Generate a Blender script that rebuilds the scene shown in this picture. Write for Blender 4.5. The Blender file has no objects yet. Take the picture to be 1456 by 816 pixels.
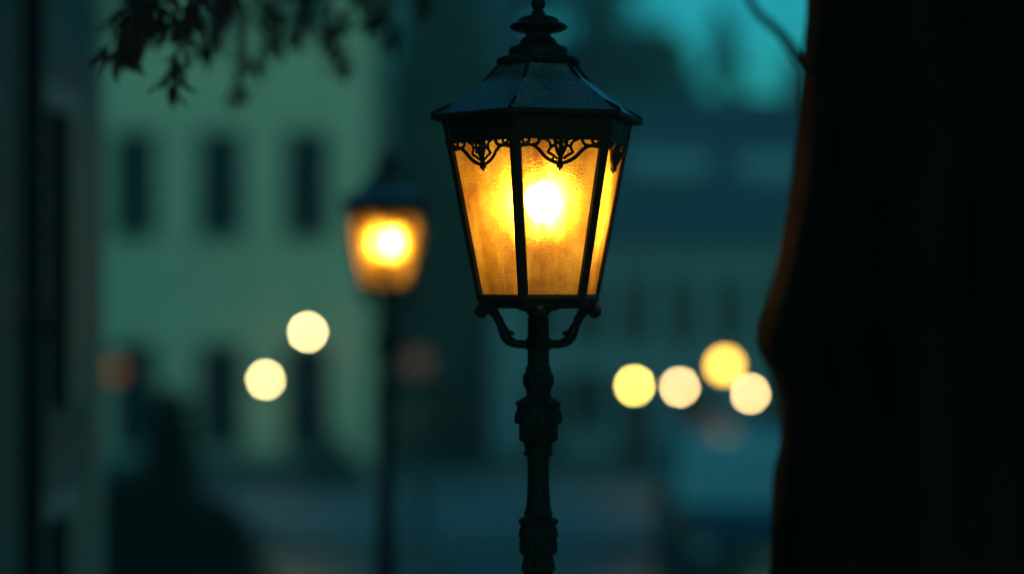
import bpy, math, random
from mathutils import Vector, Matrix
R = math.radians
PI = math.pi
random.seed(7)
sc = bpy.context.scene
col = sc.collection

# ---------------------------------------------------------------- measures
CH = 3.20                    # eye height above the road
F = 2629.0                   # focal length in photo pixels (65 mm on 36 mm)
HOR = 412.0
HAZE = .0035
S = 612.0                    # photo pixels per metre at the near lamp
D1 = F / S                   # distance of the near lamp

def at(x, y, d):
    return Vector(((x - 728.0) / F * d, d, CH - (y - HOR) / F * d))

# ---------------------------------------------------------------- materials
def new_mat(name):
    m = bpy.data.materials.new(name); m.use_nodes = True
    nt = m.node_tree; nt.nodes.clear()
    out = nt.nodes.new('ShaderNodeOutputMaterial')
    return m, nt, out

def surf(name, c1, c2=None, rough=0.6, scale=6.0, bump=0.2, metal=0.0, rough2=None,
         bscale=None, stretch=(1, 1, 1), spec=0.5, coord='Object', dist=0.01):
    m, nt, out = new_mat(name)
    N = nt.nodes.new; L = nt.links.new
    b = N('ShaderNodeBsdfPrincipled')
    tc = N('ShaderNodeTexCoord'); mp = N('ShaderNodeMapping')
    mp.inputs['Scale'].default_value = stretch
    L(tc.outputs[coord], mp.inputs[0])
    n = N('ShaderNodeTexNoise'); n.inputs['Scale'].default_value = scale
    n.inputs['Detail'].default_value = 8; n.inputs['Roughness'].default_value = 0.65
    L(mp.outputs[0], n.inputs['Vector'])
    r = N('ShaderNodeValToRGB')
    r.color_ramp.elements[0].position = 0.35; r.color_ramp.elements[1].position = 0.68
    r.color_ramp.elements[0].color = (*c1, 1); r.color_ramp.elements[1].color = (*(c2 or c1), 1)
    L(n.outputs['Fac'], r.inputs[0]); L(r.outputs[0], b.inputs['Base Color'])
    b.inputs['Metallic'].default_value = metal
    b.inputs['Specular IOR Level'].default_value = spec
    if rough2 is None:
        b.inputs['Roughness'].default_value = rough
    else:
        mr = N('ShaderNodeMapRange')
        mr.inputs['From Min'].default_value = 0.35; mr.inputs['From Max'].default_value = 0.65
        mr.inputs['To Min'].default_value = rough; mr.inputs['To Max'].default_value = rough2
        L(n.outputs['Fac'], mr.inputs[0]); L(mr.outputs[0], b.inputs['Roughness'])
    if bump:
        n2 = N('ShaderNodeTexNoise'); n2.inputs['Scale'].default_value = bscale or scale * 6
        n2.inputs['Detail'].default_value = 6
        L(mp.outputs[0], n2.inputs['Vector'])
        bp = N('ShaderNodeBump'); bp.inputs['Strength'].default_value = bump
        bp.inputs['Distance'].default_value = dist
        L(n2.outputs['Fac'], bp.inputs['Height']); L(bp.outputs[0], b.inputs['Normal'])
    L(b.outputs[0], out.inputs[0])
    return m

def emit(name, c, s):
    m, nt, out = new_mat(name)
    e = nt.nodes.new('ShaderNodeEmission')
    e.inputs[0].default_value = (*c, 1); e.inputs[1].default_value = s
    nt.links.new(e.outputs[0], out.inputs[0])
    return m

M = {}
M['iron'] = surf('cast_iron_paint', (.003, .0036, .004), (.009, .011, .012), rough=.42, rough2=.7, spec=.09, scale=30, bump=.5, bscale=160, dist=.002)
M['iron_frame'] = surf('lantern_frame_paint', (.004, .004, .004), (.016, .010, .007), rough=.45, rough2=.75, spec=.10, scale=22, bump=.6, bscale=200, dist=.001)

def roof_mat():
    m, nt, out = new_mat('wet_roof_sheet')
    N = nt.nodes.new; L = nt.links.new
    b = N('ShaderNodeBsdfPrincipled')
    tc = N('ShaderNodeTexCoord')
    n = N('ShaderNodeTexNoise'); n.inputs['Scale'].default_value = 14; n.inputs['Detail'].default_value = 10
    n.inputs['Roughness'].default_value = .7
    L(tc.outputs['Object'], n.inputs['Vector'])
    r = N('ShaderNodeValToRGB')
    r.color_ramp.elements[0].position = .36; r.color_ramp.elements[1].position = .72
    r.color_ramp.elements[0].color = (.035, .055, .07, 1); r.color_ramp.elements[1].color = (.13, .17, .19, 1)
    L(n.outputs['Fac'], r.inputs[0])
    ns = N('ShaderNodeTexNoise'); ns.inputs['Scale'].default_value = 260; ns.inputs['Detail'].default_value = 3
    L(tc.outputs['Object'], ns.inputs['Vector'])
    rs = N('ShaderNodeMapRange'); rs.inputs['From Min'].default_value = .56; rs.inputs['From Max'].default_value = .70
    L(ns.outputs['Fac'], rs.inputs[0])
    ms = N('ShaderNodeMix'); ms.data_type = 'RGBA'; ms.inputs[7].default_value = (.26, .33, .36, 1)
    L(rs.outputs[0], ms.inputs[0]); L(r.outputs[0], ms.inputs[6]); L(ms.outputs[2], b.inputs['Base Color'])
    b.inputs['Metallic'].default_value = .35
    mr = N('ShaderNodeMapRange')
    mr.inputs['From Min'].default_value = .35; mr.inputs['From Max'].default_value = .7
    mr.inputs['To Min'].default_value = .28; mr.inputs['To Max'].default_value = .55
    L(n.outputs['Fac'], mr.inputs[0]); L(mr.outputs[0], b.inputs['Roughness'])
    # rain drops standing on the sheet
    v = N('ShaderNodeTexVoronoi'); v.inputs['Scale'].default_value = 120
    v.inputs['Randomness'].default_value = 1
    L(tc.outputs['Object'], v.inputs['Vector'])
    d = N('ShaderNodeMapRange'); d.inputs['From Min'].default_value = 0.0; d.inputs['From Max'].default_value = .33
    d.inputs['To Min'].default_value = 1; d.inputs['To Max'].default_value = 0
    L(v.outputs['Distance'], d.inputs[0])
    n3 = N('ShaderNodeTexNoise'); n3.inputs['Scale'].default_value = 90; n3.inputs['Detail'].default_value = 8
    L(tc.outputs['Object'], n3.inputs['Vector'])
    ad = N('ShaderNodeMath'); ad.operation = 'ADD'
    L(d.outputs[0], ad.inputs[0]); L(n3.outputs['Fac'], ad.inputs[1])
    bp = N('ShaderNodeBump'); bp.inputs['Strength'].default_value = .8; bp.inputs['Distance'].default_value = .004
    L(ad.outputs[0], bp.inputs['Height']); L(bp.outputs[0], b.inputs['Normal'])
    L(b.outputs[0], out.inputs[0])
    return m
M['roof'] = roof_mat()

def glass_mat():
    # cathedral glass: part scattering, part rough see-through, fine ripple and seeds
    m, nt, out = new_mat('rippled_amber_glass')
    N = nt.nodes.new; L = nt.links.new
    tc = N('ShaderNodeTexCoord')
    mp = N('ShaderNodeMapping'); mp.inputs['Scale'].default_value = (1, 1, 2.3)
    L(tc.outputs['Object'], mp.inputs[0])
    n1 = N('ShaderNodeTexNoise'); n1.inputs['Scale'].default_value = 130; n1.inputs['Detail'].default_value = 5
    L(mp.outputs[0], n1.inputs['Vector'])
    mp2 = N('ShaderNodeMapping'); mp2.inputs['Scale'].default_value = (9, 9, .8)
    L(tc.outputs['Object'], mp2.inputs[0])
    n2 = N('ShaderNodeTexNoise'); n2.inputs['Scale'].default_value = 2.6; n2.inputs['Detail'].default_value = 6
    L(mp2.outputs[0], n2.inputs['Vector'])
    w = N('ShaderNodeTexWave'); w.wave_type = 'BANDS'; w.bands_direction = 'Z'
    w.inputs['Scale'].default_value = 70; w.inputs['Distortion'].default_value = 6
    w.inputs['Detail'].default_value = 3; w.inputs['Detail Scale'].default_value = 3
    L(tc.outputs['Object'], w.inputs['Vector'])
    a = N('ShaderNodeMath'); a.operation = 'MULTIPLY_ADD'; a.inputs[1].default_value = .22
    L(w.outputs['Fac'], a.inputs[0]); L(n1.outputs['Fac'], a.inputs[2])
    bp = N('ShaderNodeBump'); bp.inputs['Strength'].default_value = 1.0; bp.inputs['Distance'].default_value = .0032
    L(a.outputs[0], bp.inputs['Height'])
    # dusty, age-stained tint
    rp = N('ShaderNodeValToRGB')
    rp.color_ramp.elements[0].position = .36; rp.color_ramp.elements[0].color = (.56, .20, .012, 1)
    rp.color_ramp.elements[1].position = .62; rp.color_ramp.elements[1].color = (.92, .44, .035, 1)
    L(n2.outputs['Fac'], rp.inputs[0])
    n4 = N('ShaderNodeTexNoise'); n4.inputs['Scale'].default_value = 11; n4.inputs['Detail'].default_value = 9; n4.inputs['Roughness'].default_value = .75
    L(tc.outputs['Object'], n4.inputs['Vector'])
    r4 = N('ShaderNodeValToRGB'); r4.color_ramp.elements[0].position = .36; r4.color_ramp.elements[0].color = (.62, .52, .40, 1)
    r4.color_ramp.elements[1].position = .56; r4.color_ramp.elements[1].color = (1, 1, 1, 1)
    L(n4.outputs['Fac'], r4.inputs[0])
    dm = N('ShaderNodeMix'); dm.data_type = 'RGBA'; dm.blend_type = 'MULTIPLY'; dm.inputs[0].default_value = 1
    L(rp.outputs[0], dm.inputs[6]); L(r4.outputs[0], dm.inputs[7]); rp_out = dm.outputs[2]
    tr = N('ShaderNodeBsdfTranslucent'); L(rp_out, tr.inputs[0]); L(bp.outputs[0], tr.inputs['Normal'])
    rf = N('ShaderNodeBsdfRefraction'); rf.inputs['IOR'].default_value = 1.32
    rf.inputs['Roughness'].default_value = .72
    L(rp_out, rf.inputs[0]); L(bp.outputs[0], rf.inputs['Normal'])
    tp = N('ShaderNodeBsdfTransparent'); tp.inputs[0].default_value = (1, .68, .24, 1)
    gl = N('ShaderNodeBsdfGlossy'); gl.inputs['Roughness'].default_value = .25
    gl.inputs[0].default_value = (.9, .9, .9, 1); L(bp.outputs[0], gl.inputs['Normal'])
    m1 = N('ShaderNodeMixShader'); m1.inputs[0].default_value = .86
    L(tr.outputs[0], m1.inputs[1]); L(rf.outputs[0], m1.inputs[2])
    m2 = N('ShaderNodeMixShader'); m2.inputs[0].default_value = .15
    L(m1.outputs[0], m2.inputs[1]); L(tp.outputs[0], m2.inputs[2])
    m3 = N('ShaderNodeMixShader'); m3.inputs[0].default_value = .05
    L(m2.outputs[0], m3.inputs[1]); L(gl.outputs[0], m3.inputs[2])
    L(m3.outputs[0], out.inputs[0])
    return m
M['glass'] = glass_mat()
M['bulb'] = emit('glowing_bulb', (1, .80, .44), 135)
M['brass'] = surf('old_brass', (.12, .07, .02), (.3, .18, .06), rough=.4, metal=.8, scale=40, bump=.2)
M['white_light'] = emit('cream_lamp_light', (1, .80, .34), 54)
M['pale_light'] = emit('pale_lamp_light', (1, .66, .27), 42)
M['yellow_light'] = emit('yellow_lamp_light', (1, .73, .14), 42)
M['amber_light'] = emit('amber_lamp_light', (1, .55, .07), 11)
M['dim_orange'] = emit('dim_orange_light', (1, .38, .10), .13)
M['dim_pink'] = emit('dim_pink_light', (1, .6, .42), .05)

def wall_mat(name, c1, c2, rough=.85):
    return surf(name, c1, c2, rough=rough, scale=1.3, bump=.25, bscale=40, dist=.01)
M['cream_wall'] = wall_mat('cream_render', (.68, .52, .35), (.80, .61, .41))
M['grey_wall'] = wall_mat('grey_render', (.15, .22, .25), (.20, .29, .32))
M['blue_wall'] = wall_mat('weathered_render', (.17, .21, .20), (.25, .30, .28))
M['side_wall'] = wall_mat('side_house_render', (.09, .085, .075), (.12, .115, .10))
M['frame_dark'] = surf('dark_window_wood', (.012, .016, .02), (.02, .026, .03), rough=.6, scale=10, bump=.2)
M['win_glass'] = surf('night_window_glass', (.006, .012, .016), (.012, .02, .025), rough=.25, scale=3, bump=.03, spec=.15)
M['shutter'] = surf('dark_closed_shutter_wood', (.005, .006, .007), (.009, .010, .012), rough=.8, scale=8, bump=.2, spec=.03)
M['stone'] = surf('sill_stone', (.18, .18, .16), (.26, .25, .22), rough=.8, scale=8, bump=.3)
M['dark_stone'] = surf('plinth_stone', (.05, .06, .06), (.09, .10, .10), rough=.75, scale=5, bump=.4)
M['roof_tile'] = surf('slate_tiles', (.06, .08, .09), (.11, .14, .15), rough=.55, scale=3, bump=.7, bscale=14, dist=.03, stretch=(1, 1, 3))
M['metal_dark'] = surf('dark_pipe_metal', (.012, .014, .014), (.03, .032, .03), rough=.5, scale=8, bump=.2)
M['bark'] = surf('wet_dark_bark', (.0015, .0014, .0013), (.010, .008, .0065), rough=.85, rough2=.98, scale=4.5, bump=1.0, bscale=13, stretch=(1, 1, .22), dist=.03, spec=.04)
M['twig'] = surf('twig_bark', (.010, .008, .006), (.02, .015, .012), rough=.85, scale=20, bump=.3, spec=.2)
M['leaf_brown'] = surf('dry_russet_leaf', (.012, .004, .004), (.040, .006, .006), rough=.8, scale=30, bump=.1, spec=.25)
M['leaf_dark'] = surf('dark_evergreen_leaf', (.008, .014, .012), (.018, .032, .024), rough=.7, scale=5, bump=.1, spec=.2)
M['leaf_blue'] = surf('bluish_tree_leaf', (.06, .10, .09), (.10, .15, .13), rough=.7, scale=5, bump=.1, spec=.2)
M['asphalt'] = surf('wet_asphalt', (.09, .115, .115), (.17, .20, .20), rough=.22, rough2=.55, scale=.35, bump=.5, bscale=55, dist=.008)
M['paving'] = surf('wet_paving', (.16, .21, .21), (.24, .31, .30), rough=.5, rough2=.8, scale=.6, bump=.4, bscale=6, dist=.01)
M['kerb'] = surf('kerb_granite', (.09, .095, .09), (.15, .15, .14), rough=.5, scale=4, bump=.4)
M['car_sky_sheen'] = surf('car_roof_painted_sky_sheen', (.34, .54, .54), (.38, .58, .58), rough=.25, scale=2, bump=0)  # pale base colour stands in for sky reflected on roof and pillars
M['car_dark'] = surf('dark_car_paint', (.010, .022, .026), (.014, .028, .032), rough=.25, scale=2, bump=0, spec=.3)
M['car_glass_sheen'] = surf('car_glass_painted_sky_sheen', (.22, .34, .36), (.26, .40, .42), rough=.06, scale=2, bump=0, spec=.9)  # pale tone painted into the glass as reflected sky
M['rubber'] = surf('tyre_rubber', (.008, .008, .008), (.015, .015, .015), rough=.8, scale=20, bump=.2)
M['chrome'] = surf('wheel_metal', (.35, .36, .37), (.45, .46, .47), rough=.3, metal=1, scale=8, bump=0)
M['lens'] = surf('unlit_lamp_lens', (.3, .32, .33), (.4, .42, .43), rough=.1, scale=8, bump=0)
M['sky_pane'] = surf('skylight_painted_reflection', (.28, .34, .35), (.36, .42, .42), rough=.3, scale=3, bump=.05)  # pale colour imitates the sky reflected in the skylight glass
M['red_lens'] = surf('unlit_red_lens', (.12, .01, .01), (.16, .02, .02), rough=.15, scale=8, bump=0)
M['plastic'] = surf('black_plastic', (.01, .01, .011), (.016, .016, .018), rough=.5, scale=20, bump=.1)
M['plate'] = surf('plain_plate', (.4, .4, .38), (.5, .5, .48), rough=.5, scale=8, bump=0)
M['hill'] = surf('distant_wooded_hill', (.02, .045, .045), (.05, .08, .075), rough=.9, scale=.08, bump=.5, bscale=.4, dist=2)

# ---------------------------------------------------------------- mesh helper
class MB:
    def __init__(s): s.v = []; s.f = []
    def quad(s, a, b, c, d):
        i = len(s.v); s.v += [tuple(a), tuple(b), tuple(c), tuple(d)]; s.f.append((i, i+1, i+2, i+3)); return s
    def box(s, x0, x1, y0, y1, z0, z1):
        i = len(s.v)
        s.v += [(x0,y0,z0),(x1,y0,z0),(x1,y1,z0),(x0,y1,z0),(x0,y0,z1),(x1,y0,z1),(x1,y1,z1),(x0,y1,z1)]
        s.f += [(i,i+3,i+2,i+1),(i+4,i+5,i+6,i+7),(i,i+1,i+5,i+4),(i+1,i+2,i+6,i+5),(i+2,i+3,i+7,i+6),(i+3,i,i+4,i+7)]
        return s
    def loft(s, rings, cap=True):
        n = len(rings[0]); i = len(s.v)
        for r in rings: s.v += [tuple(p) for p in r]
        for k in range(len(rings)-1):
            for j in range(n):
                a = i+k*n+j; b = i+k*n+(j+1) % n
                s.f.append((a, b, b+n, a+n))
        if cap:
            s.f.append(tuple(i+j for j in reversed(range(n))))
            s.f.append(tuple(i+(len(rings)-1)*n+j for j in range(n)))
        return s
    def lathe(s, prof, seg=32, c=(0, 0), mod=None):
        rings = []
        for z, r in prof:
            ring = []
            for j in range(seg):
                a = 2*PI*j/seg
                rr = r if mod is None else r + mod(a, z, r)
                ring.append((c[0]+rr*math.sin(a), c[1]-rr*math.cos(a), z))
            rings.append(ring)
        return s.loft(rings)
    def tube(s, pts, rad, seg=8):
        pts = [Vector(p) for p in pts]
        if not hasattr(rad, '__len__'): rad = [rad]*len(pts)
        rings = []; up = None
        for k, p in enumerate(pts):
            t = (pts[min(k+1, len(pts)-1)] - pts[max(k-1, 0)]).normalized()
            if up is None:
                up = Vector((0, 0, 1)) if abs(t.z) < .9 else Vector((1, 0, 0))
            n = (up - t*up.dot(t)).normalized(); b = t.cross(n); up = n
            rings.append([p + (n*math.cos(2*PI*j/seg) + b*math.sin(2*PI*j/seg))*rad[k] for j in range(seg)])
        return s.loft(rings)
    def ball(s, c, r, seg=14, sq=1.0):
        rings = []; c = Vector(c); nr = max(6, seg//2)
        for k in range(nr+1):
            a = -PI/2 + PI*k/nr; q = max(r*math.cos(a), r*.02)
            rings.append([(c.x+q*math.cos(2*PI*j/seg), c.y+q*math.sin(2*PI*j/seg), c.z+r*sq*math.sin(a)) for j in range(seg)])
        return s.loft(rings)
    def build(s, name, mat, parent=None, smooth=None, bevel=None):
        me = bpy.data.meshes.new(name); me.from_pydata(s.v, [], s.f); me.update()
        if smooth is not None:
            for p in me.polygons: p.use_smooth = True
            me.set_sharp_from_angle(angle=R(smooth))
        me.materials.append(mat)
        o = bpy.data.objects.new(name, me); col.objects.link(o)
        if parent is not None: o.parent = parent
        if bevel:
            b = o.modifiers.new('edge', 'BEVEL'); b.width = bevel; b.segments = 2; b.limit_method = 'ANGLE'; b.angle_limit = R(40)
        return o

def tag(o, label=None, cat=None, group=None, kind=None):
    if label: o['label'] = label
    if cat: o['category'] = cat
    if group: o['group'] = group
    if kind: o['kind'] = kind
    return o
def thing(name, label, cat, loc=(0, 0, 0), rz=0, group=None):
    o = bpy.data.objects.new(name, None); o.empty_display_size = .2; col.objects.link(o)
    o.location = loc; o.rotation_euler.z = rz
    return tag(o, label, cat, group)
def copy_tree(o, parent=None):
    c = o.copy(); col.objects.link(c); c.parent = parent
    for ch in [x for x in bpy.data.objects if x.parent is o]:
        copy_tree(ch, c)
    return c

# ---------------------------------------------------------------- street lantern
PHI = -15.2
def Z(y): return CH + (HOR - y)/S
def hx(k, r, z, off=0.0):
    a = R(PHI + 60*k)
    return Vector(((r+off)*math.sin(a), -(r+off)*math.cos(a), z))
def hexring(r, z): return [hx(k, r, z) for k in range(6)]

YT, YB, RT, RB = 176.0, 424.0, 137.0/S, 87.0/S        # body from under the eave to the bottom frame
def body_r(y): return RT + (RB - RT)*(y - YT)/(YB - YT)

def orna(amp, n, sharp=1.0):
    def f(a, z, r):
        w = abs(math.sin(n*a/2 + 2.1*math.sin(z*40)))
        return amp*(w**sharp) + amp*.5*math.sin(n*a*2 + z*150)*abs(math.sin(z*90))
    return f

def make_lamp():
    t = thing('street_lamp', 'sharp black iron street lamp with glowing amber glass and wet teal roof in the foreground', 'street lamp', group='lit street lamps with six sided lanterns')
    # ---- finial: collar, rings, neck, disc, ball
    prof = [(95, 52), (92, 58.5), (88, 60), (84.5, 58.5), (82.5, 52), (81.5, 42), (80, 41.5), (76, 42.5), (70, 41.5), (67, 38),
            (65.5, 31), (62, 28), (57, 24), (54.5, 22.5), (53.5, 18.5), (48, 17.6), (46, 20), (44.5, 33), (42, 39), (39, 41.5), (36.5, 40), (34, 35),
            (32.5, 29.5), (30, 29), (27, 27), (24.5, 20), (23, 13), (21, 10.5), (18, 9), (16, 8.2), (15, 6.5)]
    mb = MB().lathe([(Z(y), r/S) for y, r in prof], 40)
    mb.ball((0, 0, Z(6.2)), 10.4/S, 24)
    mb.lathe([(Z(-3), 4/S), (Z(-6), 3.4/S), (Z(-10), 1.6/S)], 12)
    fin = mb.build('finial', M['iron'], t, 50)
    # ---- roof
    rp = [(168.5, 155), (166, 151.5), (161, 142), (153, 124), (144, 108), (134, 94), (122, 80), (109, 68.5), (98, 59), (92, 54)]
    # finer profile
    fine = []
    for k in range(len(rp)-1):
        for j in range(4):
            u = j/4; fine.append((rp[k][0]*(1-u)+rp[k+1][0]*u, rp[k][1]*(1-u)+rp[k+1][1]*u))
    fine.append(rp[-1])
    mb = MB()
    for k in range(6):                      # six dished sheets, slightly hollow between the ribs
        base = len(mb.v); nc = 9
        for (y, r) in fine:
            a, b = hx(k, r/S, Z(y)), hx(k+1, r/S, Z(y))
            for j in range(nc):
                u = j/(nc-1); p = a.lerp(b, u)
                p.z -= .004*math.sin(PI*u)
                mb.v.append(tuple(p))
        for i in range(len(fine)-1):
            for j in range(nc-1):
                q = base+i*nc+j; mb.f.append((q, q+1, q+1+nc, q+nc))
    mb.loft([hexring(150/S, Z(166.5)), hexring(50/S, Z(96))], cap=False)     # inner lining of the roof
    roof = mb.build('roof', M['roof'], t, 35)
    mb = MB().loft([hexring(140/S, Z(174)), hexring(152/S, Z(175.5)), hexring(156.5/S, Z(173)), hexring(157/S, Z(169.5)), hexring(154/S, Z(167)), hexring(146/S, Z(165.5))], cap=True)
    mb.build('eave_rim', M['iron_frame'], roof, 30)
    for k in range(6):
        pts = [hx(k, r/S, Z(y)+.0025, .001) for y, r in fine]
        MB().tube(pts, [.0042]*len(pts), 8).build('roof_rib', M['iron'], roof, 60)
    # ---- band under the eave
    mb = MB()
    y0, y1 = 173, 203
    mb.loft([hexring(body_r(y1)+.003, Z(y1)), hexring(body_r(y0)+.003, Z(y0)), hexring(body_r(y0)-.006, Z(y0)), hexring(body_r(y1)-.006, Z(y1)), hexring(body_r(y1)+.003, Z(y1))], cap=False)
    mb.build('top_band', M['iron_frame'], t)
    mb = MB().loft([hexring(body_r(203)+.0055, Z(204.5)), hexring(body_r(203)+.0065, Z(201)), hexring(body_r(201)-.004, Z(200.4)), hexring(body_r(203)-.004, Z(205)), hexring(body_r(203)+.0055, Z(204.5))], cap=False)
    mb.build('band_moulding', M['iron_frame'], t)
    # ---- corner bars
    for k in range(6):
        a = R(PHI+60*k); ta = Vector((math.cos(a), math.sin(a), 0)); ra = Vector((math.sin(a), -math.cos(a), 0))
        rings = []
        for y in (175, 424):
            c = hx(k, body_r(y), Z(y)); hw = (.0135 if y < 300 else .0115)
            rings.append([c + ta*-hw + ra*-.009, c + ta*hw + ra*-.009, c + ta*hw*.95 + ra*-.001, c + ta*.004 + ra*.0045, c - ta*.004 + ra*.0045, c - ta*hw*.95 + ra*-.001])
        MB().loft(rings).build('corner_bar', M['iron_frame'], t)
    # ---- bottom frame
    mb = MB()
    q = [(418.5, 83), (418.5, 89), (424, 91), (427, 90), (430, 86), (434, 85), (436.5, 84), (438, 78)]
    mb.loft([hexring(83/S, Z(418.5))] + [hexring(r/S, Z(y)) for y, r in q[1:]] + [hexring(74/S, Z(438)), hexring(74/S, Z(430)), hexring(80/S, Z(424)), hexring(83/S, Z(418.5))], cap=False)
    mb.loft([hexring(79/S, Z(431)), hexring(79/S, Z(427))])
    mb.build('bottom_frame', M['iron_frame'], t)
    # ---- panes and their ironwork
    for k in range(6):
        mb = MB(); n = 8; m_ = 16; base = 0
        for i in range(m_+1):
            y = 196 + (421-196)*i/m_
            a = hx(k, body_r(y)-.0035, Z(y)); b = hx(k+1, body_r(y)-.0035, Z(y))
            for j in range(n+1): mb.v.append(tuple(a.lerp(b, j/n)))
        for i in range(m_):
            for j in range(n):
                q0 = i*(n+1)+j; mb.f.append((q0, q0+n+1, q0+n+2, q0+1))
        mb.build('glass_pane', M['glass'], t, 60)
        # thin glazing bead along both edges of the pane
        def pp(u, v, off=.003):
            y = 203.5 + v
            a = hx(k, body_r(y), Z(y)); b = hx(k+1, body_r(y), Z(y))
            nrm = ((a+b)*.5); nrm.z = 0; nrm.normalize()
            return a.lerp(b, (u+1)/2) + nrm*off
        g = MB()
        def cur(pts, r=.0021, sub=5):
            r = r*1.4
            o = []
            P = [Vector((p[0], p[1], 0)) for p in pts]
            for i in range(len(P)-1):
                p0 = P[max(i-1, 0)]; p1 = P[i]; p2 = P[i+1]; p3 = P[min(i+2, len(P)-1)]
                for j in range(sub):
                    s_ = j/sub
                    w = .5*((2*p1)+(p2-p0)*s_+(2*p0-5*p1+4*p2-p3)*s_*s_+(3*p1-p0-3*p2+p3)*s_**3)
                    o.append(pp(w.x, w.y))
            o.append(pp(P[-1].x, P[-1].y))
            g.tube(o, r, 7)
        for sg in (-1, 1):
            cur([(sg*.98, 15), (sg*.8, 12.5), (sg*.62, 12), (sg*.48, 18), (sg*.33, 28), (sg*.15, 34), (0, 36)], .0032)
            cur([(sg*.62, 12), (sg*.50, 9), (sg*.46, 1)], .0028)
            cur([(sg*.40, 2), (sg*.26, 7), (sg*.22, 14), (sg*.27, 21), (sg*.17, 25), (sg*.06, 30)], .0024)
            cur([(sg*.22, 14), (sg*.12, 12), (sg*.07, 20), (0, 28)], .0030)
            cur([(sg*.20, 1), (sg*.13, 5), (sg*.06, 9)], .0030)
            cur([(sg*.97, 3), (sg*.86, 5), (sg*.80, 10), (sg*.88, 12)], .0024)
            cur([(sg*.74, 1), (sg*.68, 6), (sg*.76, 9)], .0022)
            for u, v, r in ((.62, 12, .0045), (.27, 21, .004), (.86, 5, .0045), (.46, 3, .0045), (.12, 8, .0045), (.70, 2, .005), (.94, 11, .004)):
                g.ball(pp(sg*u, v), r, 10)
        cur([(-1, 2), (-.5, 1), (0, 2), (.5, 1), (1, 2)], .0036)
        cur([(0, 0), (0, 12), (0, 36)], .0038)
        rg = random.Random(40+k)
        for q_ in range(26):      # worn cast buds and crusted paint close under the band
            uu = rg.uniform(-.95, .95); g.ball(pp(uu, rg.uniform(-.5, 3.5 + 5*math.exp(-(uu*3.5)**2))), rg.uniform(.0022, .0046), 8)
        for q_ in range(7):
            g.ball(pp(rg.gauss(0, .07), rg.uniform(8, 34)), rg.uniform(.003, .0052), 8)
        g.ball(pp(0, 38.5), .0082, 14); g.ball(pp(0, 30), .0058, 12); g.ball(pp(0, 17), .0056, 12); g.ball(pp(0, 7), .006, 12)
        g.ball(pp(0, 44), .0026, 8)
        g.build('scrollwork', M['iron_frame'], t, 60)
    # ---- light inside
    bz = Z(285)
    MB().lathe([(bz-.060, .012), (bz-.050, .015), (bz-.038, .027), (bz-.02, .039), (bz, .044), (bz+.022, .038), (bz+.036, .023), (bz+.044, .004)], 24, c=(.010, 0)).build('bulb', M['bulb'], t, 60)
    mb = MB().lathe([(Z(430), .042), (Z(412), .042), (Z(409), .034), (Z(397), .030), (Z(395), .016), (Z(392), .010), (Z(345), .008), (bz-.075, .009), (bz-.070, .034), (bz-.067, .035), (bz-.062, .016), (bz-.05, .0155)], 20, c=(.008, 0))  # wide disc just under the bulb is added to shade the lower panes
    mb.build('bulb_holder', M['brass'], t, 40)
    # ---- bracket arms with knobs
    for k, a in enumerate((0, 90, 180, 270)):
        ra = R(a); dx, dy = math.cos(ra), math.sin(ra)
        def W(r, y): return Vector((dx*r/S, dy*r/S, Z(y)))
        pts = [W(76, 434), W(69, 438), W(63, 443), W(58.5, 451), W(54, 460), W(50, 468.5), W(46.5, 477), W(41, 485), W(31, 489), W(12, 489.5)]
        br = MB().tube(pts, [.011, .013, .012, .010, .0095, .0115, .0135, .012, .010, .010], 10)
        br.ball(W(45.5, 480), .0125, 12); br.ball(W(56, 454), .0105, 12)
        br.tube([W(46, 476), W(38, 472), W(34, 476)], [.004, .005, .003], 8)
        o = br.build('bracket_arm', M['iron'], t, 60)
        kb = MB().ball(W(80.5, 442.5), 10/S, 16); kb.ball(W(73, 438), 8/S, 12)
        kb.tube([W(76, 438), W(86, 434)], [.012, .007], 10)
        kb.build('knob', M['iron'], o, 60)
    # ---- post
    hub = MB().lathe([(Z(437.5), 30/S), (Z(441), 28/S), (Z(443), 18/S), (Z(450), 13.5/S), (Z(452), 15.5/S), (Z(480), 15.5/S), (Z(482), 18/S), (Z(496), 18/S), (Z(498), 15.5/S)], 28)
    hub.build('hub', M['iron'], t, 40)
    pr = [(497, 15.2), (518, 15.6), (522, 17.5), (526, 18.5), (529, 17.5)]
    MB().lathe([(Z(y), r/S) for y, r in pr], 28).build('neck', M['iron'], t, 40)
    def dense(pr, st=1.5):
        o = []
        for k in range(len(pr)-1):
            y0, r0 = pr[k]; y1, r1 = pr[k+1]; n = max(1, int((y1-y0)/st))
            for j in range(n): o.append((Z(y0+(y1-y0)*j/n), (r0+(r1-r0)*j/n)/S))
        o.append((Z(pr[-1][0]), pr[-1][1]/S)); return o
    cap = dense([(528, 17), (531, 20.5), (536, 22.5), (543, 22.5), (550, 20), (556, 17.5), (561, 17), (564, 19), (567, 25), (570, 30), (574, 33), (577, 30.5), (580, 30), (590, 31), (600, 29.5), (603, 27),
                 (612, 26.5), (622, 25), (627, 22), (634, 20), (638, 19), (640, 19), (643, 21), (646, 21), (648, 17.5)], 1)
    def tiers(a, y, ts, n, amp):
        o = 0
        for q, (y0, y1) in enumerate(ts):
            if y0 <= y <= y1:
                u = (y-y0)/(y1-y0); w = abs(math.cos(n*a/2 + q*PI/2))
                o += amp*(u**1.6)*(w**.7)*(1 if u < .93 else (1-u)/.07) + amp*.25*math.cos(n*4*a)*math.sin(PI*u)
        return o
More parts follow.
